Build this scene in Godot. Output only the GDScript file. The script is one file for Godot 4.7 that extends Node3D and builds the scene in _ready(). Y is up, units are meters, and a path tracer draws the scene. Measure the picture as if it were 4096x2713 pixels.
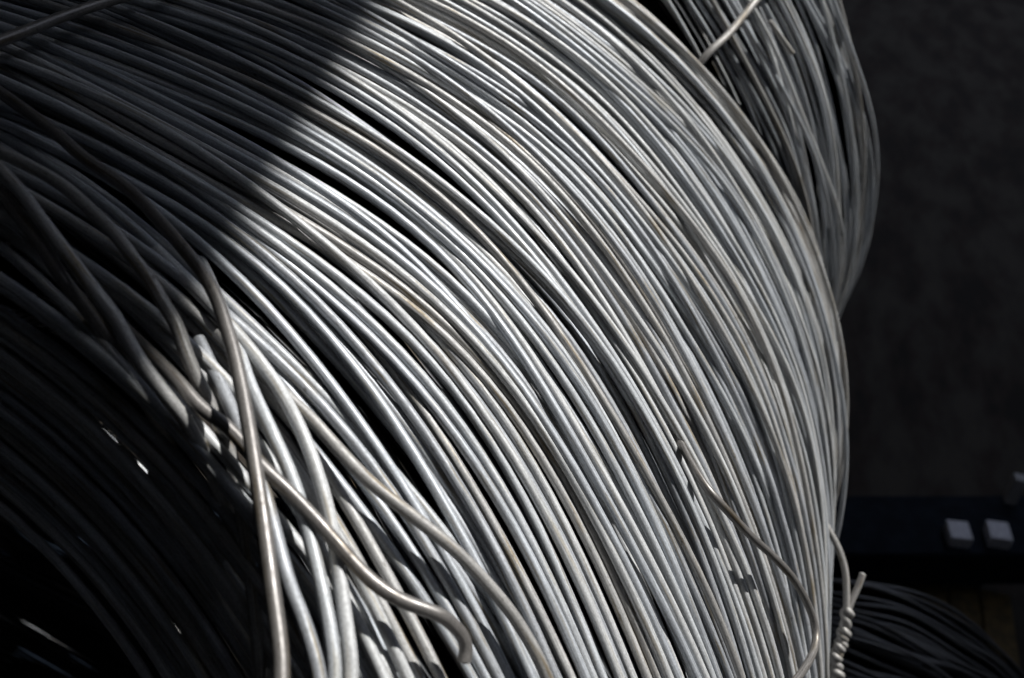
extends Node3D
# Coils of drawn steel wire lying in a row in a shaded shed; a strip of sun falls on them through a gap in the roof.
# Coil axes run along z, away from the camera. AX is the height of the axis of the two big coils above the floor.

const AX := 1.015
const BIG := 0.70          # outer radius of the big coils
const GAUGE := 0.0050      # wire diameter
const LOOSE := 0.0056      # of the loose loops over the near rim

var rng := RandomNumberGenerator.new()
var wobble := FastNoiseLite.new()
var ripple := FastNoiseLite.new()
var steel: Array[StandardMaterial3D] = []
var dull_steel: StandardMaterial3D
var tie_steel: StandardMaterial3D
var bright_tie: StandardMaterial3D
var used := {}
var at_forty := 0
var at_back := 0
var angles := PackedFloat32Array()   # degrees from the top of the coil, one closed ring


func _ready() -> void:
	rng.seed = 4711
	wobble.seed = 5
	wobble.noise_type = FastNoiseLite.TYPE_SIMPLEX_SMOOTH
	wobble.frequency = 1.0
	wobble.fractal_type = FastNoiseLite.FRACTAL_NONE
	ripple.seed = 77
	ripple.noise_type = FastNoiseLite.TYPE_SIMPLEX_SMOOTH
	ripple.frequency = 1.0
	ripple.fractal_octaves = 3
	camera_and_light()
	materials()
	var a := -60.0
	while a < 299.0:
		if is_equal_approx(a, 40.0):
			at_forty = angles.size()
		if is_equal_approx(a, 150.0):
			at_back = angles.size()
		angles.append(a)
		a += 1.25 if a > -6.0 and a < 94.0 else (5.0 if a < 149.0 else 15.0)
	shed()
	rack()
	front_coil()
	rear_coil()
	shaded_coil()
	ties()


# ---------------------------------------------------------------- camera, sky, sun

func camera_and_light() -> void:
	var cam := Camera3D.new()
	cam.name = "camera"
	cam.position = Vector3(0.5683, AX + 0.8337, 0.0)
	cam.rotation = Vector3(-0.6351, 0.29777, 0.0)
	cam.near = 0.02
	cam.far = 60.0
	var lens := CameraAttributesPhysical.new()
	lens.frustum_focal_length = 33.6
	lens.frustum_focus_distance = 0.51
	lens.exposure_aperture = 9.0
	lens.frustum_near = 0.02
	lens.frustum_far = 60.0
	cam.attributes = lens
	cam.fov = 39.31
	add_child(cam)
	cam.current = true

	var sky_mat := ProceduralSkyMaterial.new()
	sky_mat.sky_top_color = Color(0.52, 0.545, 0.605)
	sky_mat.sky_horizon_color = Color(0.62, 0.70, 0.80)
	sky_mat.sky_curve = 0.15
	sky_mat.ground_bottom_color = Color(0.2, 0.19, 0.18)
	sky_mat.ground_horizon_color = Color(0.5, 0.52, 0.54)
	var sky := Sky.new()
	sky.sky_material = sky_mat
	var env := Environment.new()
	env.background_mode = Environment.BG_SKY
	env.sky = sky
	env.background_energy_multiplier = 3.3
	env.tonemap_mode = Environment.TONE_MAPPER_LINEAR
	env.tonemap_exposure = 1.1
	env.sdfgi_enabled = true
	env.ssao_enabled = true
	env.ssil_enabled = true
	var world := WorldEnvironment.new()
	world.name = "world"
	world.environment = env
	add_child(world)

	var sun := DirectionalLight3D.new()
	sun.name = "sun"
	sun.light_color = Color(1.0, 0.993, 0.975)
	sun.light_energy = 1.6
	sun.light_angular_distance = 0.5
	sun.shadow_enabled = true
	add_child(sun)
	sun.look_at_from_position(Vector3(0.50, 0.77, -0.40) * 10.0, Vector3.ZERO, Vector3.UP)


# ---------------------------------------------------------------- materials

func wire_texture(streak_seed: int, stain: float) -> ImageTexture:
	# u runs 0.3 m along the wire, v once around it
	var n := FastNoiseLite.new()
	n.seed = streak_seed
	n.noise_type = FastNoiseLite.TYPE_SIMPLEX_SMOOTH
	n.fractal_octaves = 3
	n.frequency = 1.0
	var w := 768
	var h := 64
	var img := Image.create(w, h, false, Image.FORMAT_RGB8)
	for x in w:
		for y in h:
			var ph := TAU * y / h
			var cx := cos(ph)
			var cy := sin(ph)
			var u := float(x) / w
			var edge := minf(1.0, minf(u, 1.0 - u) * 14.0)
			var long := n.get_noise_3d(u * 7.0, cx * 2.4, cy * 2.4)
			var fine := n.get_noise_3d(u * 190.0, cx * 3.0 + 9.0, cy * 3.0)
			var v := 0.86 + 0.22 * long * edge + 0.14 * fine
			var st := clampf((n.get_noise_3d(u * 5.0 + 40.0, cx * 0.8, cy * 0.8 + 7.0) - 0.22) * 3.2, 0.0, 1.0) * stain * edge
			var sp := clampf((n.get_noise_3d(u * 60.0, cx * 1.4 + 3.0, cy * 1.4 + 20.0) - 0.42) * 5.0, 0.0, 1.0) * 0.5
			var c := Color(v, v, v)
			c = c.lerp(Color(v * 0.80, v * 0.74, v * 0.64), st)
			c = c.lerp(Color(0.42, 0.39, 0.36), sp * stain)
			img.set_pixel(x, y, c)
	img.generate_mipmaps()
	return ImageTexture.create_from_image(img)


func rough_texture() -> ImageTexture:
	var n := FastNoiseLite.new()
	n.seed = 31
	n.noise_type = FastNoiseLite.TYPE_SIMPLEX_SMOOTH
	n.fractal_octaves = 3
	n.frequency = 1.0
	var w := 512
	var h := 32
	var img := Image.create(w, h, false, Image.FORMAT_RGB8)
	for x in w:
		for y in h:
			var ph := TAU * y / h
			var v := 0.80 + 0.28 * n.get_noise_3d(x * 0.11, cos(ph) * 1.7, sin(ph) * 1.7)
			img.set_pixel(x, y, Color(v, v, v))
	return ImageTexture.create_from_image(img)


func steel_of(colour: Color, tex: Texture2D, rough: Texture2D, roughness: float, metal: float) -> StandardMaterial3D:
	var m := StandardMaterial3D.new()
	m.albedo_color = colour.linear_to_srgb()
	m.albedo_texture = tex
	m.roughness = roughness
	m.roughness_texture = rough
	m.metallic = metal
	m.metallic_specular = 0.5
	return m


func materials() -> void:
	var ra := rough_texture()
	var clean := wire_texture(3, 0.45)
	var worn := wire_texture(8, 1.0)
	steel.append(steel_of(Color(0.60, 0.625, 0.655), clean, ra, 0.70, 0.26))
	steel.append(steel_of(Color(0.55, 0.58, 0.625), clean, ra, 0.64, 0.3))
	steel.append(steel_of(Color(0.65, 0.66, 0.67), clean, ra, 0.76, 0.22))
	steel.append(steel_of(Color(0.47, 0.49, 0.525), worn, ra, 0.66, 0.28))
	steel.append(steel_of(Color(0.56, 0.555, 0.55), worn, ra, 0.70, 0.26))
	steel.append(steel_of(Color(0.44, 0.43, 0.42), worn, ra, 0.66, 0.28))
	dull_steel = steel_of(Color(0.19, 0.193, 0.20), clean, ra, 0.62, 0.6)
	tie_steel = steel_of(Color(0.27, 0.255, 0.245), worn, ra, 0.52, 0.4)
	bright_tie = steel_of(Color(0.50, 0.485, 0.47), worn, ra, 0.70, 0.26)


func plain(colour: Color, roughness: float, metal := 0.0) -> StandardMaterial3D:
	var m := StandardMaterial3D.new()
	m.albedo_color = colour.linear_to_srgb()
	m.roughness = roughness
	m.metallic = metal
	return m


func mottled(dark: Color, light: Color, frequency: float, seed_no: int, scale: float, roughness: float) -> StandardMaterial3D:
	var n := FastNoiseLite.new()
	n.seed = seed_no
	n.frequency = frequency
	n.fractal_octaves = 6
	n.fractal_gain = 0.6
	var ramp := Gradient.new()
	ramp.set_color(0, dark.linear_to_srgb())
	ramp.set_color(1, light.linear_to_srgb())
	ramp.set_offset(0, 0.25)
	ramp.set_offset(1, 0.75)
	var t := NoiseTexture2D.new()
	t.width = 1024
	t.height = 1024
	t.seamless = true
	t.noise = n
	t.color_ramp = ramp
	var m := StandardMaterial3D.new()
	m.albedo_texture = t
	m.roughness = roughness
	m.uv1_triplanar = true
	m.uv1_world_triplanar = true
	m.uv1_scale = Vector3.ONE * scale
	return m


# ---------------------------------------------------------------- naming

func numbered(called: String, parent: Node) -> String:
	var key := str(parent.get_instance_id()) + called
	var n: int = used.get(key, 0)
	used[key] = n + 1
	return called if n == 0 else "%s_%03d" % [called, n]


func tag(o: Node, label: String, category := "", group := "", kind := "") -> void:
	o.set_meta("label", label)
	if category:
		o.set_meta("category", category)
	if group:
		o.set_meta("group", group)
	if kind:
		o.set_meta("kind", kind)


func thing(called: String, where: Vector3) -> Node3D:
	var o := Node3D.new()
	o.name = numbered(called, self)
	o.position = where
	add_child(o, true)
	return o


func put(called: String, mesh: Mesh, m: Material, parent: Node = self, where := Vector3.ZERO) -> MeshInstance3D:
	var o := MeshInstance3D.new()
	o.name = numbered(called, parent)
	o.mesh = mesh
	o.material_override = m
	o.position = where
	parent.add_child(o, true)
	return o


# ---------------------------------------------------------------- shapes

func tube(pts: PackedVector3Array, out_from: PackedVector3Array, radius: float, sides: int, closed: bool) -> ArrayMesh:
	# pts: centre line; out_from: a direction at each point that stays clear of the line's own
	var n := pts.size()
	var verts := PackedVector3Array()
	var norms := PackedVector3Array()
	var uvs := PackedVector2Array()
	var idx := PackedInt32Array()
	var rows := n + 1 if closed else n
	var along := rng.randf() * 3.0
	var spin := rng.randf()
	for i in rows:
		var k := i % n
		var before := pts[(k - 1 + n) % n] if closed or k > 0 else pts[k]
		var after := pts[(k + 1) % n] if closed or k < n - 1 else pts[k]
		var t := (after - before).normalized()
		var e := out_from[k]
		e = (e - t * e.dot(t)).normalized()
		var b := t.cross(e)
		if i > 0:
			along += pts[k].distance_to(pts[(i - 1) % n]) / 0.3
		for s in sides + 1:
			var ph := TAU * s / sides
			var dir := e * cos(ph) + b * sin(ph)
			verts.append(pts[k] + dir * radius)
			norms.append(dir)
			uvs.append(Vector2(along, spin + float(s) / sides))
	var w := sides + 1
	for i in rows - 1:
		for s in sides:
			var p := i * w + s
			idx.append_array([p, p + w, p + 1, p + 1, p + w, p + w + 1])
	if not closed:
		for end in 2:
			var k := 0 if end == 0 else n - 1
			var t := (pts[0] - pts[1]).normalized() if end == 0 else (pts[n - 1] - pts[n - 2]).normalized()
			var base := verts.size()
			var row := 0 if end == 0 else (n - 1) * w
			verts.append(pts[k] + t * radius * 0.35)
			norms.append(t)
			uvs.append(Vector2(along, spin))
			for s in w:
				verts.append(verts[row + s])
				norms.append((norms[row + s] + t * 1.2).normalized())
				uvs.append(uvs[row + s])
			for s in sides:
				if end == 0:
					idx.append_array([base, base + 1 + s, base + 2 + s])
				else:
					idx.append_array([base, base + 2 + s, base + 1 + s])
	var arr := []
	arr.resize(Mesh.ARRAY_MAX)
	arr[Mesh.ARRAY_VERTEX] = verts
	arr[Mesh.ARRAY_NORMAL] = norms
	arr[Mesh.ARRAY_TEX_UV] = uvs
	arr[Mesh.ARRAY_INDEX] = idx
	var mesh := ArrayMesh.new()
	mesh.add_surface_from_arrays(Mesh.PRIMITIVE_TRIANGLES, arr)
	return mesh


func ring_tube(z: PackedFloat32Array, r: PackedFloat32Array, radius: float, sides: int) -> ArrayMesh:
	var pts := PackedVector3Array()
	var outs := PackedVector3Array()
	for k in angles.size():
		var a := deg_to_rad(angles[k])
		var o := Vector3(sin(a), cos(a), 0.0)
		outs.append(o)
		pts.append(o * r[k] + Vector3(0, 0, z[k]))
	return tube(pts, outs, radius, sides, true)


func bend(points: Array, steps: int) -> PackedVector3Array:
	# a smooth line through the points
	var out := PackedVector3Array()
	for i in points.size() - 1:
		var p0: Vector3 = points[maxi(i - 1, 0)]
		var p1: Vector3 = points[i]
		var p2: Vector3 = points[i + 1]
		var p3: Vector3 = points[mini(i + 2, points.size() - 1)]
		for s in steps:
			out.append(p1.cubic_interpolate(p2, p0, p3, float(s) / steps))
	out.append(points[points.size() - 1])
	return out


func eased(line: PackedVector3Array, times: int) -> PackedVector3Array:
	for t in times:
		var was := line.duplicate()
		for i in range(1, line.size() - 1):
			line[i] = (was[i - 1] + was[i] * 2.0 + was[i + 1]) * 0.25
	return line


func round_coil(rows: Array) -> Array:
	# rows of (degrees, z in mm, radius in mm) to points in the coil's own axes
	var out := []
	for v: Vector3 in rows:
		var a := deg_to_rad(v.x)
		out.append(Vector3(sin(a) * v.z, cos(a) * v.z, v.y) * 0.001 * Vector3(1, 1, 1))
	return out


func box(size: Vector3, edge: float) -> ArrayMesh:
	# a box with chamfered edges
	var st := SurfaceTool.new()
	st.begin(Mesh.PRIMITIVE_TRIANGLES)
	st.set_smooth_group(-1)
	var h := size * 0.5
	var corner := {}
	for sx in [-1, 1]:
		for sy in [-1, 1]:
			for sz in [-1, 1]:
				var s := Vector3(sx, sy, sz)
				var c := h * s
				corner[[s, 0]] = c - Vector3(0, sy, sz) * edge
				corner[[s, 1]] = c - Vector3(sx, 0, sz) * edge
				corner[[s, 2]] = c - Vector3(sx, sy, 0) * edge
	var face := func(pts: Array):
		var mid := Vector3.ZERO
		for p: Vector3 in pts:
			mid += p
		var nn: Vector3 = (pts[1] - pts[0]).cross(pts[2] - pts[0])
		if nn.dot(mid) > 0.0:
			pts.reverse()
		for i in range(1, pts.size() - 1):
			for p in [pts[0], pts[i], pts[i + 1]]:
				st.add_vertex(p)
	for ax in 3:
		var b := (ax + 1) % 3
		var c := (ax + 2) % 3
		for s in [-1, 1]:
			var pts := []
			for q in [[-1, -1], [-1, 1], [1, 1], [1, -1]]:
				var v := Vector3.ZERO
				v[ax] = s
				v[b] = q[0]
				v[c] = q[1]
				pts.append(corner[[v, ax]])
			face.call(pts)
		for sb in [-1, 1]:
			for sc in [-1, 1]:
				var lo := Vector3.ZERO
				var hi := Vector3.ZERO
				lo[ax] = -1
				hi[ax] = 1
				lo[b] = sb
				hi[b] = sb
				lo[c] = sc
				hi[c] = sc
				face.call([corner[[lo, b]], corner[[hi, b]], corner[[hi, c]], corner[[lo, c]]])
	for sx in [-1, 1]:
		for sy in [-1, 1]:
			for sz in [-1, 1]:
				var s := Vector3(sx, sy, sz)
				face.call([corner[[s, 0]], corner[[s, 1]], corner[[s, 2]]])
	st.generate_normals()
	return st.commit()


# ---------------------------------------------------------------- the windings of a coil

func lean(deg: float, z: float) -> float:
	# how far the loops of the slumped front coil drift along its axis per radian, in coil radii
	var zr := z / BIG + 1.6101
	var a := deg_to_rad(deg)
	var fade := smoothstep(-40.0, 0.0, deg) * (1.0 - smoothstep(88.0, 130.0, deg))
	return ((-0.39205 + 0.11209 * zr) * cos(a) + (0.1110 + 0.73915 * zr) * sin(a) - 0.13537) * fade


func drift(z_at: float, slope: Callable, radius: float) -> PackedFloat32Array:
	# z of one loop at each angle, given z at 40 degrees
	var n := angles.size()
	var z := PackedFloat32Array()
	z.resize(n)
	var mid := at_forty
	z[mid] = z_at
	var last := at_back
	for k in range(mid, last):
		z[k + 1] = z[k] + float(slope.call((angles[k] + angles[k + 1]) * 0.5, z[k])) * radius * deg_to_rad(angles[k + 1] - angles[k])
	for k in range(mid, 0, -1):
		z[k - 1] = z[k] - float(slope.call((angles[k] + angles[k - 1]) * 0.5, z[k])) * radius * deg_to_rad(angles[k] - angles[k - 1])
	for k in range(last, n):
		var f := smoothstep(0.0, 1.0, (angles[k] - angles[last]) / (300.0 - angles[last]))
		z[k] = lerpf(z[last], z[0], f)
	return z


func settle(z: PackedFloat32Array, floor_r: PackedFloat32Array, laid_z: Array, laid_r: Array, d: float, tight: int) -> PackedFloat32Array:
	# lay a loop on the loops below it: it rests on the highest, and being stiff it bridges the hollows
	var n := z.size()
	var r := floor_r.duplicate()
	var dd := d * d
	for j in laid_z.size():
		var lz: PackedFloat32Array = laid_z[j]
		var lr: PackedFloat32Array = laid_r[j]
		for k in n:
			var gap: float = z[k] - lz[k]
			if gap < d and gap > -d:
				var up := lr[k] + sqrt(dd - gap * gap)
				if up > r[k]:
					r[k] = up
	var top := r.duplicate()
	for k in n:
		for o in range(-tight, tight + 1):
			top[k] = maxf(top[k], r[(k + o + n) % n] - absf(o) * d * 0.03)
	for stride in [4, 4, 4, 4, 2, 2, 2, 1, 1]:
		var was := top.duplicate()
		for k in n:
			top[k] = (was[(k - stride + n) % n] + was[k] * 2.0 + was[(k + stride) % n]) * 0.25
	return top


func stack_height(r: PackedFloat32Array, floor_r: PackedFloat32Array) -> float:
	var most := 0.0
	for k in r.size():
		if angles[k] < 0.0 or angles[k] > 92.0:
			continue
		most = maxf(most, r[k] - floor_r[k])
	return most


func pick_steel(worn: float) -> StandardMaterial3D:
	var x := rng.randf()
	if x < worn:
		return steel[4 if rng.randf() < 0.6 else 5]
	return steel[rng.randi_range(0, 3)]


func hoops(zs: Array, radii: Array, slope: Callable, radius: float, d: float, warp: Callable) -> ArrayMesh:
	# the packed windings under the surface, as one mesh
	var st := SurfaceTool.new()
	st.begin(Mesh.PRIMITIVE_TRIANGLES)
	var sides := 5
	var base := 0
	for i in zs.size():
		var z := drift(zs[i], slope, radius)
		var ks := range(0, angles.size(), 2)
		var rows := 0
		for q in ks.size() + 1:
			var k: int = ks[q % ks.size()]
			var a := deg_to_rad(angles[k])
			var o := Vector3(sin(a), cos(a), 0)
			var c: Vector3 = o * radii[i] + Vector3(0, 0, z[k] + float(warp.call(zs[i], angles[k])))
			for s in sides + 1:
				var ph := TAU * s / sides
				var dir := o * cos(ph) + Vector3(0, 0, 1) * sin(ph)
				st.set_normal(dir)
				st.set_uv(Vector2(a * radius / 0.3 + i * 0.37, float(s) / sides))
				st.add_vertex(c + dir * d * 0.5)
			rows += 1
		for q in rows - 1:
			for s in sides:
				var p := base + q * (sides + 1) + s
				var w := sides + 1
				for v in [p, p + 1, p + w, p + 1, p + w + 1, p + w]:
					st.add_index(v)
		base += rows * (sides + 1)
	return st.commit()


func front_coil() -> void:
	var d := GAUGE
	var root := thing("wire_coil", Vector3(0, AX - BIG, -0.54))
	tag(root, "large coil of matt grey wire nearest the camera, half in sun, half in shadow", "wire coil", "coils of steel wire")
	var off := Vector3(0, BIG, 0.54)
	var z_front := -0.198
	var z_back := -0.897
	var warp := func(zr: float, deg: float) -> float:
		return wobble.get_noise_2d(zr / (d * 13.0), deg / 32.0) * d * 3.0 + wobble.get_noise_2d(zr / (d * 4.0) + 50.0, deg / 26.0) * d * 0.8
	var rim := func(zr: float, deg: float) -> float:
		var w := clampf((zr + 0.33) / 0.15, 0.0, 1.0)
		return 0.10 * w * BIG * deg_to_rad(clampf(deg - 40.0, -28.0, 28.0)) * (1.0 - smoothstep(100.0, 160.0, deg))
	var laid_z := []
	var laid_r := []
	var n := angles.size()
	var flat := PackedFloat32Array()
	flat.resize(n)
	flat.fill(BIG - d * 2.3)
	# the surface layer, front to back
	var specs := []
	var z_now := 0.0
	for layer in 2:
		z_now = z_front - layer * d * 0.5
		var run := 6
		while z_now > z_back:
			specs.append([z_now, 0.0, -layer])
			run -= 1
			if run > 0:
				z_now -= d * 1.02
			else:
				run = rng.randi_range(4, 11)      # wires run side by side in bands with gaps between
				z_now -= d * rng.randf_range(1.2, 1.9)
	# loops that drop into whatever hollows are left
	for layer in 2:
		z_now = z_front - 0.004
		while z_now > z_back:
			specs.append([z_now, 0.0, -2 - layer])
			z_now -= d * 0.7
	# strays that lie over it, in bundles that run together
	for b in 56:
		var at := lerpf(z_front - 0.02, z_back + 0.01, pow((b + rng.randf()) / 56.0, 1.25))
		var count := rng.randi_range(1, 4)
		var slant := rng.randfn(0.0, 0.02 if b % 3 else 0.06)
		for c in count:
			specs.append([at - c * d * 1.03, slant, b + 1])
	for s in specs:
		var zr: float = s[0]
		var slant: float = s[1]
		var bundle: int = s[2]
		var z := drift(zr, lean, BIG)
		var ph := rng.randf() * TAU
		var amp := rng.randf_range(0.1, 0.5) * d
		for k in n:
			var deg := angles[k]
			var soft := 1.0 - smoothstep(120.0, 200.0, deg)
			if bundle <= 0:
				z[k] += warp.call(zr - (0.031 if bundle == -1 else 0.0), deg) + rim.call(zr, deg) + amp * sin(deg * 0.11 + ph)
			else:
				z[k] += warp.call(zr, deg) * 0.8 + rim.call(zr, deg) + amp * sin(deg * 0.09 + ph) + slant * BIG * deg_to_rad(deg - 45.0) * soft + ripple.get_noise_2d(bundle * 13.7, deg / 70.0) * d * 1.6
		var r := settle(z, flat, laid_z, laid_r, d, 4)
		if stack_height(r, flat) > d * (1.15 if bundle == 0 else ((3.1 if zr > -0.45 else (2.15 if bundle == -1 else 2.0)) if bundle < 0 else (3.5 if zr > -0.45 else (3.0 if zr > -0.72 else 2.3)))):
			continue                        # a loop that would ride up on a heap lies elsewhere
		laid_z.append(z)
		laid_r.append(r)
		put("wire", ring_tube(z, r, d * 0.5, 8), pick_steel(0.14), root, off)
	# a few slack loops standing off the flank near the far end
	for q in 5:
		var zr := z_back + 0.012 + q * 0.011 + rng.randf() * 0.006
		var z := drift(zr, lean, BIG)
		var high := rng.randf_range(0.003, 0.007)
		var at := rng.randf_range(76.0, 84.0)
		var wide := rng.randf_range(9.0, 15.0)
		for k in n:
			z[k] += rng.randf() * 0.0002 + d * 2.0 * sin(deg_to_rad(angles[k] - 40.0) * 1.3 + q)
		var r := settle(z, flat, laid_z, laid_r, d, 4)
		for k in n:
			r[k] += high * exp(-pow((angles[k] - at) / wide, 2.0))
		laid_z.append(z)
		laid_r.append(r)
		put("wire", ring_tube(z, r, d * 0.5, 8), pick_steel(0.3), root, off)
	# the face at the near end, loop inside loop down to the bore
	var face_zs := []
	for q in 25:
		var z := drift(z_front, lean, BIG)
		var ph := rng.randf() * TAU
		var step := rng.randf_range(-0.4, 0.9) * d
		var r := PackedFloat32Array()
		r.resize(n)
		for k in n:
			z[k] += 0.5 * float(rim.call(z_front, angles[k])) + step + 0.018 * q / 24.0 + 0.4 * d * sin(angles[k] * 0.05 + ph)
			r[k] = BIG - d * (3.0 + q * 0.94) + d * 0.7 * sin(angles[k] * 0.045 + ph * 2.0)
		put("wire", ring_tube(z, r, d * 0.5, 8), pick_steel(0.25), root, off)
	# loose windings over the near rim
	for s in loose_windings():
		var ctrl := round_coil(s[0])
		var first: Vector3 = ctrl[0]
		var second: Vector3 = ctrl[1]
		var lead := (first - second).normalized()
		ctrl.push_front(first + lead * 0.05 - Vector3(first.x, first.y, 0).normalized() * 0.006)
		if s[2]:
			var la: Vector3 = ctrl[ctrl.size() - 1]
			var lb: Vector3 = ctrl[ctrl.size() - 2]
			var tail := (la - lb).normalized()
			var inward := Vector3(la.x, la.y, 0).normalized()
			ctrl.append(la + tail * 0.05 - inward * 0.006)
			if Vector2(la.x, la.y).length() > 0.69:
				# on down the flank, back among the windings
				var turn := atan2(la.x, la.y)
				for step in [[0.24, 0.706, 0.045], [0.46, 0.702, 0.052], [0.75, 0.698, 0.045], [1.1, 0.692, 0.02]]:
					var a: float = turn + step[0]
					ctrl.append(Vector3(sin(a) * step[1], cos(a) * step[1], la.z + step[2]))
			else:
				ctrl.append(la + tail * 0.11 - inward * 0.024)
		var line := eased(bend(ctrl, 6), 3)
		var outs := PackedVector3Array()
		for p in line:
			outs.append(Vector3(p.x, p.y, 0.0).normalized())
		var m: StandardMaterial3D = s[1]
		var o := put("wire", tube(line, outs, LOOSE * 0.5, 12, false), m, root, off)
		if s[3]:
			o.set_meta("label", s[3])
	# packed windings underneath, the bore and the far face
	var zs := []
	var rs := []
	for layer in 2:
		z_now = z_front - 0.028 - layer * d * 0.5
		while z_now > z_back + 0.004:
			zs.append(z_now + rng.randf_range(-0.3, 0.3) * d)
			rs.append(BIG - d * (rng.randf_range(-0.2, 0.2) + 3.2 + layer * 0.92))
			z_now -= d * 1.04
	z_now = z_front
	while z_now > z_back:
		zs.append(z_now)
		rs.append(BIG - d * 26.0)
		z_now -= d * 1.05
	for q in 66:      # slack inner turns at the far end
		zs.append(z_back + rng.randf() * 0.02)
		rs.append(BIG - d * (26.0 + q * 1.35))
	for q in 26:
		zs.append(z_back)
		rs.append(BIG - d * (1.0 + q))
	var both := func(zr: float, deg: float) -> float: return warp.call(zr + 0.03, deg) + rim.call(zr, deg)
	var packed := put("packed_wire", hoops(zs, rs, lean, BIG, d, both), steel[3], root, off)
	packed.set_meta("kind", "stuff")


func loose_windings() -> Array:
	# each: bends as (degrees from the top, mm along the axis, mm from the axis), steel, runs on out of sight, label
	var big_loop := [Vector3(21.88, -307.9, 715), Vector3(23.53, -300.1, 716.4), Vector3(25.47, -295.6, 717.8), Vector3(27.12, -287.2, 718.8), Vector3(28.46, -279.5, 719.7), Vector3(29.47, -273.5, 720), Vector3(30.31, -266.1, 720), Vector3(30.99, -258.2, 720), Vector3(31.96, -246.1, 720), Vector3(33.3, -226.9, 720), Vector3(34.65, -206.5, 720), Vector3(35.66, -190.8, 720), Vector3(36.8, -173, 720), Vector3(38.19, -151.2, 720)]
	var outer_left := [Vector3(22.4, -270, 704), Vector3(23.08, -265.3, 705.5), Vector3(24.25, -257.6, 707.2), Vector3(25.46, -249.1, 707.6), Vector3(26.16, -245.3, 705.8), Vector3(26.68, -245.2, 701.4), Vector3(27.37, -245.1, 695.5), Vector3(28.26, -244.9, 686.9), Vector3(29.02, -247.4, 675.2), Vector3(30.09, -247.9, 661.5)]
	var second_left := [Vector3(22.95, -270.5, 711), Vector3(23.94, -263.6, 712), Vector3(25.31, -254.5, 713), Vector3(26.52, -247.1, 713), Vector3(27.45, -241.8, 713), Vector3(28.27, -239.1, 710.2), Vector3(29.48, -231.6, 707.5), Vector3(30.34, -228.9, 703.8), Vector3(31.22, -227.1, 700), Vector3(31.98, -227.5, 693.8), Vector3(32.74, -226, 687.5), Vector3(33.79, -224.2, 676.2), Vector3(34.85, -221.9, 665)]
	var third_left := [Vector3(22.36, -284.1, 712.5), Vector3(23.98, -281.9, 713.6), Vector3(25.36, -276, 714.6), Vector3(26.36, -271.6, 715), Vector3(27.43, -265.1, 715), Vector3(28.3, -260.3, 714.3), Vector3(29.03, -256.1, 712.1), Vector3(29.77, -252.2, 710), Vector3(30.6, -245.8, 705.7), Vector3(31.26, -242.5, 701.4), Vector3(31.89, -240.4, 697.1), Vector3(32.57, -237.1, 692.9), Vector3(33.28, -234.5, 687.9), Vector3(34.2, -228, 681.4), Vector3(35.09, -220.4, 675)]
	var hook := [Vector3(30.64, -237.3, 701.1), Vector3(31.92, -231.3, 702.3), Vector3(33.12, -229.5, 703.5), Vector3(34.55, -222.7, 705.2), Vector3(35.75, -219.6, 706.1), Vector3(37.4, -213.8, 707.8), Vector3(39.09, -207.5, 709.6), Vector3(40.27, -206.2, 712.7), Vector3(41.44, -209.3, 716.2), Vector3(42.04, -211.2, 714.8), Vector3(42.67, -211.8, 712.6), Vector3(43.07, -210.1, 710.4), Vector3(43.29, -206.3, 708.2)]
	var beside := [Vector3(31.26, -270.5, 701.7), Vector3(32.74, -252.6, 703.5), Vector3(34.39, -237.4, 704.4), Vector3(35.77, -224.8, 704.4), Vector3(37.14, -210.1, 702.6), Vector3(38.69, -191.6, 701.1), Vector3(39.97, -173.3, 700)]
	var steep := [Vector3(30.66, -274.9, 702.7), Vector3(32.78, -262.8, 705.3), Vector3(34.19, -252.5, 706.6), Vector3(35.67, -239.2, 706.6), Vector3(37.38, -220.8, 704.4), Vector3(39.13, -195.2, 702.6), Vector3(40.41, -176.2, 701.1)]
	var under := [Vector3(33.48, -232.9, 701.7), Vector3(34.59, -221.5, 702.5), Vector3(35.71, -208, 703.3), Vector3(37.21, -190.3, 703.3), Vector3(38.2, -181.5, 703), Vector3(39.49, -167.9, 702.8)]
	var stained := [Vector3(34.6, -256.9, 704.4), Vector3(35.84, -252.3, 705.3), Vector3(37.75, -246.6, 706.2), Vector3(40, -245.3, 707.9), Vector3(41.69, -244.2, 709.2), Vector3(43.6, -240.6, 709.2), Vector3(45, -237, 707.9), Vector3(46.61, -228.9, 706.6)]
	return [
		[big_loop, tie_steel, true, "brownish loose wire loop crossing steeply over the near rim"],
		[outer_left, tie_steel, true, ""],
		[second_left, steel[4], true, ""],
		[third_left, steel[5], true, ""],
		[hook, tie_steel, false, "loose wire end bent into a dull hook over the near rim"],
		[beside, steel[0], true, ""],
		[steep, steel[2], true, ""],
		[under, steel[3], true, ""],
		[stained, steel[5], true, "wire with a yellowish brown stain"],
	]


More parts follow.
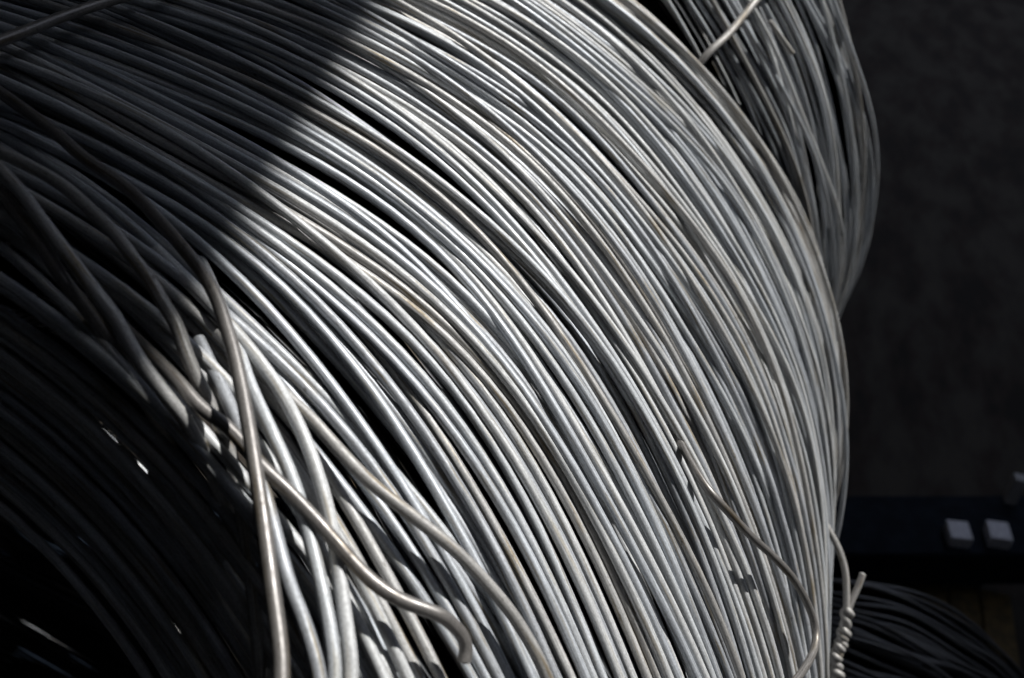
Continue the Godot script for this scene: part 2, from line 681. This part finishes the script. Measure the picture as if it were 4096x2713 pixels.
func rear_coil() -> void:
	# a looser coil that leans forward against the front one; its own axes: z along the coil, y up the lean
	var d := 0.0048
	var radius := 0.726
	var along := Vector3(-0.3582, -0.3135, 0.8794).normalized()
	var side := Vector3.UP.cross(along).normalized()
	var up := along.cross(side)
	var root := thing("wire_coil", Vector3.ZERO)
	root.transform = Transform3D(Basis(side, up, along), Vector3(0.0043, AX + 0.2171, -1.40) - up * radius)
	tag(root, "loosely wound wire coil leaning behind the large front one, at the top right", "wire coil", "coils of steel wire")
	var off := Vector3(0, radius, 0)
	var none := func(_z: float, _d: float) -> float: return 0.0
	var straight := func(_deg: float, _z: float) -> float: return 0.0
	var near := 0.155
	var far := -0.058
	var n := angles.size()
	var laid_z := []
	var laid_r := []
	var specs := []
	for layer in 2:
		var z_now := near - layer * d * 0.6
		while z_now > far:
			specs.append([z_now, rng.randfn(0.0, 0.02), layer])
			z_now -= d * (rng.randf_range(1.02, 1.25) if rng.randf() < 0.68 else rng.randf_range(1.6, 3.6))
	for b in 60:
		var at := rng.randf_range(near - 0.01, far + 0.01)
		var slant := rng.randfn(0.0, 0.15)
		for c in rng.randi_range(1, 2):
			specs.append([at - c * d * 1.1, slant, b + 2])
	for s in specs:
		var zr: float = s[0]
		var slant: float = s[1]
		var layer: int = s[2]
		var z := PackedFloat32Array()
		z.resize(n)
		var base_r := PackedFloat32Array()
		base_r.resize(n)
		var ph := rng.randf() * TAU
		var stray := layer > 1
		var slack := maxf(0.0, rng.randfn(0.0, 0.004)) if stray else 0.0
		var peak := rng.randf_range(60.0, 100.0)
		for k in n:
			var deg := angles[k]
			var a := deg_to_rad(deg)
			z[k] = zr + wobble.get_noise_3d(zr / (d * 9.0) + 300.0 + layer * 20.0, sin(a) * 1.9, cos(a) * 1.9) * d * 2.6 + 0.3 * d * sin(a * 5.0 + ph)
			z[k] += slant * radius * sin(a - 1.25)
			if z[k] > near + 0.004:
				z[k] = near + 0.004 + (z[k] - near - 0.004) * 0.12
			if z[k] < far - 0.003:
				z[k] = far - 0.003 + (z[k] - far + 0.003) * 0.15
			base_r[k] = radius - d * 2.0 - 0.010 * smoothstep(near - 0.05, near, z[k]) - 0.006 * smoothstep(far + 0.03, far, z[k])
		var r := settle(z, base_r, laid_z, laid_r, d, 4)
		if stack_height(r, base_r) > d * (1.0 if layer == 0 else (2.0 if layer == 1 else 3.4)):
			continue
		for k in n:
			r[k] += slack * exp(-pow((angles[k] - peak) / 16.0, 2.0))
		laid_z.append(z)
		laid_r.append(r)
		put("wire", ring_tube(z, r, d * 0.5, 6), pick_steel(0.10) if rng.randf() < 0.4 else steel[1 if rng.randf() < 0.5 else 0], root, off)
	var zs := []
	var rs := []
	for layer in 2:
		var z_now := near - 0.004
		while z_now > far:
			zs.append(z_now + rng.randf_range(-0.3, 0.3) * d)
			rs.append(radius - d * (2.95 + layer * 0.95))
			z_now -= d * 1.15
	var bore := near
	while bore > far:
		zs.append(bore)
		rs.append(radius - d * 58.0)
		bore -= d * 1.1
	for q in 56:
		for e in [near - 0.004, far]:
			zs.append(e + rng.randf_range(-0.5, 0.5) * d)
			rs.append(radius - d * (2.4 + q))
	put("packed_wire", hoops(zs, rs, straight, radius, d, none), steel[3], root, off).set_meta("kind", "stuff")
	var chock := put("timber_chock", box(Vector3(0.5, 0.165, 0.26), 0.006), mottled(Color(0.10, 0.07, 0.04), Color(0.22, 0.16, 0.10), 0.02, 41, 1.5, 0.85), self, Vector3(0.05, AX - BIG + 0.084, -1.33))
	tag(chock, "timber chock on the blue beam under the leaning rear coil", "timber")


func shaded_coil() -> void:
	var d := 0.0068
	var radius := 0.325
	var axis := Vector3(0.812, 0.0, 0.0)
	var root := thing("wire_coil", Vector3(axis.x, 0.004, -0.84))
	tag(root, "dark coil of wire on the floor in deep shade at the lower right", "wire coil", "coils of steel wire")
	var off := Vector3(0, radius + 0.02, 0.84)
	var slope := func(_deg: float, _z: float) -> float: return 0.0
	var none := func(_z: float, _d: float) -> float: return 0.0
	var n := angles.size()
	var laid_z := []
	var laid_r := []
	var flat := PackedFloat32Array()
	flat.resize(n)
	flat.fill(radius - d * 0.5)
	var z_now := -1.08
	var specs := []
	while z_now < -0.60:
		specs.append([z_now, 0.0])
		z_now += d * rng.randf_range(1.05, 1.7)
	for b in 20:
		specs.append([rng.randf_range(-1.06, -0.62), rng.randfn(0.0, 0.10)])
	for s in specs:
		var z := PackedFloat32Array()
		z.resize(n)
		var ph := rng.randf() * TAU
		for k in n:
			z[k] = s[0] + s[1] * radius * sin(deg_to_rad(angles[k] - 20.0)) + wobble.get_noise_2d(s[0] / (d * 7.0) + 700.0, sin(deg_to_rad(angles[k])) * 1.6) * d * 1.8 + 0.3 * d * sin(deg_to_rad(angles[k]) * 3.0 + ph)
		var r := settle(z, flat, laid_z, laid_r, d, 4)
		laid_z.append(z)
		laid_r.append(r)
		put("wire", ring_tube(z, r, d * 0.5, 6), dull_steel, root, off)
	var zs := []
	var rs := []
	z_now = -1.075
	while z_now < -0.60:
		zs.append(z_now)
		rs.append(radius - d * 1.45)
		z_now += d * 1.05
	for q in 20:
		zs.append(-1.075)
		rs.append(radius - d * (1.5 + q))
		zs.append(-0.60)
		rs.append(radius - d * (1.5 + q))
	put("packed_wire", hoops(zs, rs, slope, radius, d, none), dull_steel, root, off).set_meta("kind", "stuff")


# ---------------------------------------------------------------- tie wires

func lay_tie(called: String, rows: Array, m: Material, radius: float, label: String, group := "") -> void:
	var pts := round_coil(rows)
	var at: Vector3 = pts[0]
	for i in pts.size():
		pts[i] = pts[i] - at
	var line := eased(bend(pts, 7), 4)
	var outs := PackedVector3Array()
	for p in line:
		outs.append(Vector3(p.x + at.x, p.y + at.y, 0.0).normalized())
	var o := put(called, tube(line, outs, radius, 12, false), m, self, at + Vector3(0, AX, 0))
	tag(o, label, "tie wire", group)


func run_tie(called: String, pts: Array, m: Material, radius: float, label: String, group := "") -> void:
	var at: Vector3 = pts[0]
	var arr := []
	for p: Vector3 in pts:
		arr.append(p - at)
	var line := eased(bend(arr, 6), 2)
	var outs := PackedVector3Array()
	for p in line:
		outs.append(Vector3(0.8, 0.6, 0.1))
	var o := put(called, tube(line, outs, radius, 12, false), m, self, at + Vector3(0, AX, 0))
	tag(o, label, "tie wire" if group else "wire offcut", group)


func ties() -> void:
	var g := "wires that tie the coils together"
	lay_tie("tie_wire", [Vector3(49.86, -471.7, 685), Vector3(50.83, -447.3, 693), Vector3(51.55, -426.5, 702), Vector3(52.24, -412.5, 709), Vector3(52.96, -408.2, 712.5), Vector3(54.18, -408.2, 714.4), Vector3(55.9, -411.6, 715.6), Vector3(57.73, -418.9, 716.7), Vector3(59.83, -425.9, 717.9), Vector3(61.44, -427, 719), Vector3(62.79, -425, 719.2), Vector3(63.46, -419.5, 719.2), Vector3(63.57, -408.8, 718.8), Vector3(63.08, -392.5, 717.6), Vector3(62.07, -371.3, 716.5), Vector3(61.2, -350, 712)], tie_steel, 0.0025,
		"dull tie wire looping across the lit flank beside the twisted knot", g)
	lay_tie("tie_wire", [Vector3(17.1, -300, 714), Vector3(17.27, -332, 716.5), Vector3(17.42, -360.6, 716.5), Vector3(17.64, -398.2, 716.5), Vector3(18.07, -433.6, 716.5), Vector3(18.6, -480, 714)], tie_steel, 0.0028,
		"dark tie wire lying across the shaded windings at the top left", g)
	run_tie("tie_wire", [Vector3(0.5700, 0.5660, -1.085), Vector3(0.5467, 0.5639, -1.0372), Vector3(0.5328, 0.5585, -1.0089), Vector3(0.5204, 0.5489, -0.9797), Vector3(0.5123, 0.5408, -0.9589), Vector3(0.5050, 0.5328, -0.9402), Vector3(0.4978, 0.5261, -0.9232), Vector3(0.4870, 0.5180, -0.9045), Vector3(0.4750, 0.5000, -0.8950), Vector3(0.4650, 0.4700, -0.9000)], bright_tie, 0.0036,
		"shiny tie wire running from behind the front coil over the rear one", g)
	run_tie("wire_offcut", [Vector3(0.5358, 0.5302, -0.9730), Vector3(0.5446, 0.5191, -0.9773), Vector3(0.5535, 0.5080, -0.9815), Vector3(0.5623, 0.4969, -0.9858)], bright_tie, 0.0027,
		"short pale cut end of wire standing on the rear coil", "")
	# the twisted knot on the flank
	var at := Vector3(0.6954, 0.0969, -0.5805)
	var root := thing("twisted_tie", at + Vector3(0, AX, 0))
	tag(root, "knot of two tie wires twisted together with one cut end sticking up, lower right", "tie wire", g)
	var mid := [Vector3(0.6976, 0.1330, -0.6080), Vector3(0.6982, 0.1153, -0.5958), Vector3(0.6970, 0.1053, -0.5877), Vector3(0.6948, 0.0969, -0.5805), Vector3(0.6994, 0.0821, -0.5706), Vector3(0.6990, 0.0600, -0.5560)]
	var axis := bend(mid, 14)
	var arm_up := [Vector3(0.6600, 0.1980, -0.6480), Vector3(0.6770, 0.1800, -0.6390), Vector3(0.6880, 0.1630, -0.6290), Vector3(0.6930, 0.1479, -0.6193)]
	var arm_end := [Vector3(0.7052, 0.1570, -0.6301), Vector3(0.7027, 0.1460, -0.6209), Vector3(0.6996, 0.1375, -0.6130)]
	for strand in 2:
		var ctrl := PackedVector3Array(arm_up if strand == 0 else arm_end)
		var twist := ctrl.duplicate()
		for i in axis.size():
			var t := (axis[mini(i + 1, axis.size() - 1)] - axis[maxi(i - 1, 0)]).normalized()
			var side := t.cross(Vector3(0, 0, 1)).normalized()
			var up := side.cross(t)
			var ph := i * 0.56 + PI * strand + 0.6
			var wide := 0.0031 * (1.0 + 0.25 * sin(i * 0.5)) * minf(1.0, 0.45 + i * 0.12)
			twist.append(axis[i] + (side * cos(ph) + up * sin(ph)) * wide)
		var arr := []
		for p in twist:
			arr.append(p - at)
		var line := eased(bend(arr, 4), 3)
		var outs := PackedVector3Array()
		for p in line:
			outs.append(Vector3(0.35, 0.25, 0.9).normalized())
		put("twisted_strand", tube(line, outs, 0.0030, 10, false), bright_tie, root)


# ---------------------------------------------------------------- the shed and what stands in it

func shed() -> void:
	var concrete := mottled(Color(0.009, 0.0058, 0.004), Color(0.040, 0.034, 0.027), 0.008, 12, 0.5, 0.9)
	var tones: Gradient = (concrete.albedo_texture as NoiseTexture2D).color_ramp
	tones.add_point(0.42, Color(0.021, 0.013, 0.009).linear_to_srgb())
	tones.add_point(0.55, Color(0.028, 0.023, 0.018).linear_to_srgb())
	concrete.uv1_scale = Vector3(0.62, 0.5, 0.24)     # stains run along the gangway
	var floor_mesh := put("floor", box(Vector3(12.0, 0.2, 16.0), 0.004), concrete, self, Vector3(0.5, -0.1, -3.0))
	tag(floor_mesh, "dark stained concrete floor", "", "", "structure")
	var wall_mat := mottled(Color(0.36, 0.36, 0.35), Color(0.52, 0.52, 0.50), 0.01, 4, 0.3, 0.9)
	var walls := [
		[Vector3(0.2, 4.4, 16.0), Vector3(-4.0, 2.2, -3.0), "rendered shed wall along the left side"],
		[Vector3(0.2, 4.4, 16.0), Vector3(5.0, 2.2, -3.0), "rendered shed wall along the right side"],
		[Vector3(8.796, 4.4, 0.2), Vector3(0.5, 2.2, 4.0), "rendered shed wall behind the camera"],
		[Vector3(8.796, 4.4, 0.2), Vector3(0.5, 2.2, -10.0), "rendered shed wall far behind the coils"],
	]
	for w in walls:
		var o := put("shed_wall", box(w[0], 0.004), wall_mat, self, w[1])
		tag(o, w[2], "wall", "", "structure")
	var roof_mat := plain(Color(0.40, 0.40, 0.39), 0.8)
	# two roof slabs with a gap between them that lets the sun in
	var edge_x := func(z: float) -> float: return 2.0 + 0.235 * (z + 1.77)
	var under := AX + 3.2
	tag(put("roof", slab([Vector2(-4.2, 4.2), Vector2(edge_x.call(4.2), 4.2), Vector2(edge_x.call(-10.2), -10.2), Vector2(-4.2, -10.2)], under, 0.05), roof_mat), "flat shed roof left of the open strip", "", "", "structure")
	tag(put("roof", slab([Vector2(2.80, 4.2), Vector2(5.2, 4.2), Vector2(5.2, -10.2), Vector2(2.80, -10.2)], under, 0.05), roof_mat), "flat shed roof right of the open strip", "", "", "structure")


func slab(outline: Array, y: float, thick: float) -> ArrayMesh:
	var st := SurfaceTool.new()
	st.begin(Mesh.PRIMITIVE_TRIANGLES)
	st.set_smooth_group(-1)
	var n := outline.size()
	var lo := []
	var hi := []
	for p: Vector2 in outline:
		lo.append(Vector3(p.x, y, p.y))
		hi.append(Vector3(p.x, y + thick, p.y))
	for i in range(1, n - 1):
		for v in [hi[0], hi[i + 1], hi[i], lo[0], lo[i], lo[i + 1]]:
			st.add_vertex(v)
	for i in n:
		var j := (i + 1) % n
		for v in [lo[i], hi[i], lo[j], lo[j], hi[i], hi[j]]:
			st.add_vertex(v)
	st.generate_normals()
	return st.commit()


func rack() -> void:
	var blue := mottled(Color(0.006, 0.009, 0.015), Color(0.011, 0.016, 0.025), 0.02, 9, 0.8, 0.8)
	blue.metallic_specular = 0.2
	var top := AX - BIG
	# the beam in view: carries the rear coil and runs on to the right
	var beam := thing("steel_beam", Vector3(0.5, 0.0, -1.455))
	beam.rotation.y = 0.2978
	tag(beam, "dark blue painted steel beam beyond the coils with two pale blocks on it", "steel beam", "beams under the coils")
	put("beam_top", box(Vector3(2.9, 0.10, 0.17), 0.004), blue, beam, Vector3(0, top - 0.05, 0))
	for x in [-1.2, -0.2, 1.25]:
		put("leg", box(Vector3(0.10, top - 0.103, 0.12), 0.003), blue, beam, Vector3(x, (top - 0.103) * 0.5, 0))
	for z in [-0.42, -0.74, -1.12]:
		var b := thing("steel_beam", Vector3(-0.15, 0.0, z))
		tag(b, "blue steel beam hidden under the %s" % ("near end of the front coil" if z > -0.5 else ("far end of the front coil" if z > -1.0 else "near end of the rear coil")), "steel beam", "beams under the coils")
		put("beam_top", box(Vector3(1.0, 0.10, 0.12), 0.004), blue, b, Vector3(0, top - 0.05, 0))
		for x in [-0.42, 0.42]:
			put("leg", box(Vector3(0.10, top - 0.103, 0.10), 0.003), blue, b, Vector3(x, (top - 0.103) * 0.5, 0))
	# pale blocks on the beam
	var pale := mottled(Color(0.52, 0.52, 0.58), Color(0.72, 0.72, 0.78), 0.03, 21, 3.0, 0.7)
	var spots := [[Vector3(1.066, top, -1.583), 0.15, "pale grey block on the blue beam, left of the two"], [Vector3(1.146, top, -1.606), 0.10, "pale grey block on the blue beam, right of the two"]]
	for s in spots:
		var o := put("block", box(Vector3(0.044, 0.030, 0.052), 0.002), pale, self, s[0] + Vector3(0, 0.0151, 0))
		o.rotation.y = s[1]
		tag(o, s[2], "block", "pale blocks on the blue beam")
	# upright at the right edge
	var grey := plain(Color(0.42, 0.42, 0.44), 0.7)
	var post := thing("rack_post", Vector3(1.187, 0.0, -1.735))
	tag(post, "grey upright post behind the blue beam at the right edge of the picture", "post")
	put("post", box(Vector3(0.03, top - 0.01, 0.03), 0.003), plain(Color(0.05, 0.05, 0.055), 0.7), post, Vector3(0, (top - 0.01) * 0.5, 0))
	put("post_cap", box(Vector3(0.024, 0.085, 0.024), 0.003), grey, post, Vector3(0, top - 0.01 + 0.0426, 0))
	# a brownish crate in the dark below the beam
	var wood := mottled(Color(0.06, 0.04, 0.013), Color(0.12, 0.08, 0.026), 0.02, 33, 1.5, 0.8)
	var crate := thing("crate", Vector3(1.085, 0.0, -1.49))
	tag(crate, "dim yellowish brown crate in the dark under the blue beam", "crate")
	for k in 3:
		put("board", box(Vector3(0.26, 0.045, 0.016), 0.002), wood, crate, Vector3(0, 0.03 + k * 0.055, 0.09))
		put("board", box(Vector3(0.26, 0.045, 0.016), 0.002), wood, crate, Vector3(0, 0.03 + k * 0.055, -0.09))
	for k in 4:
		put("board", box(Vector3(0.06, 0.014, 0.196), 0.002), wood, crate, Vector3(-0.0975 + k * 0.065, 0.172, 0))
	for x in [-0.12, 0.12]:
		put("corner_post", box(Vector3(0.018, 0.164, 0.16), 0.002), wood, crate, Vector3(x, 0.082, 0))
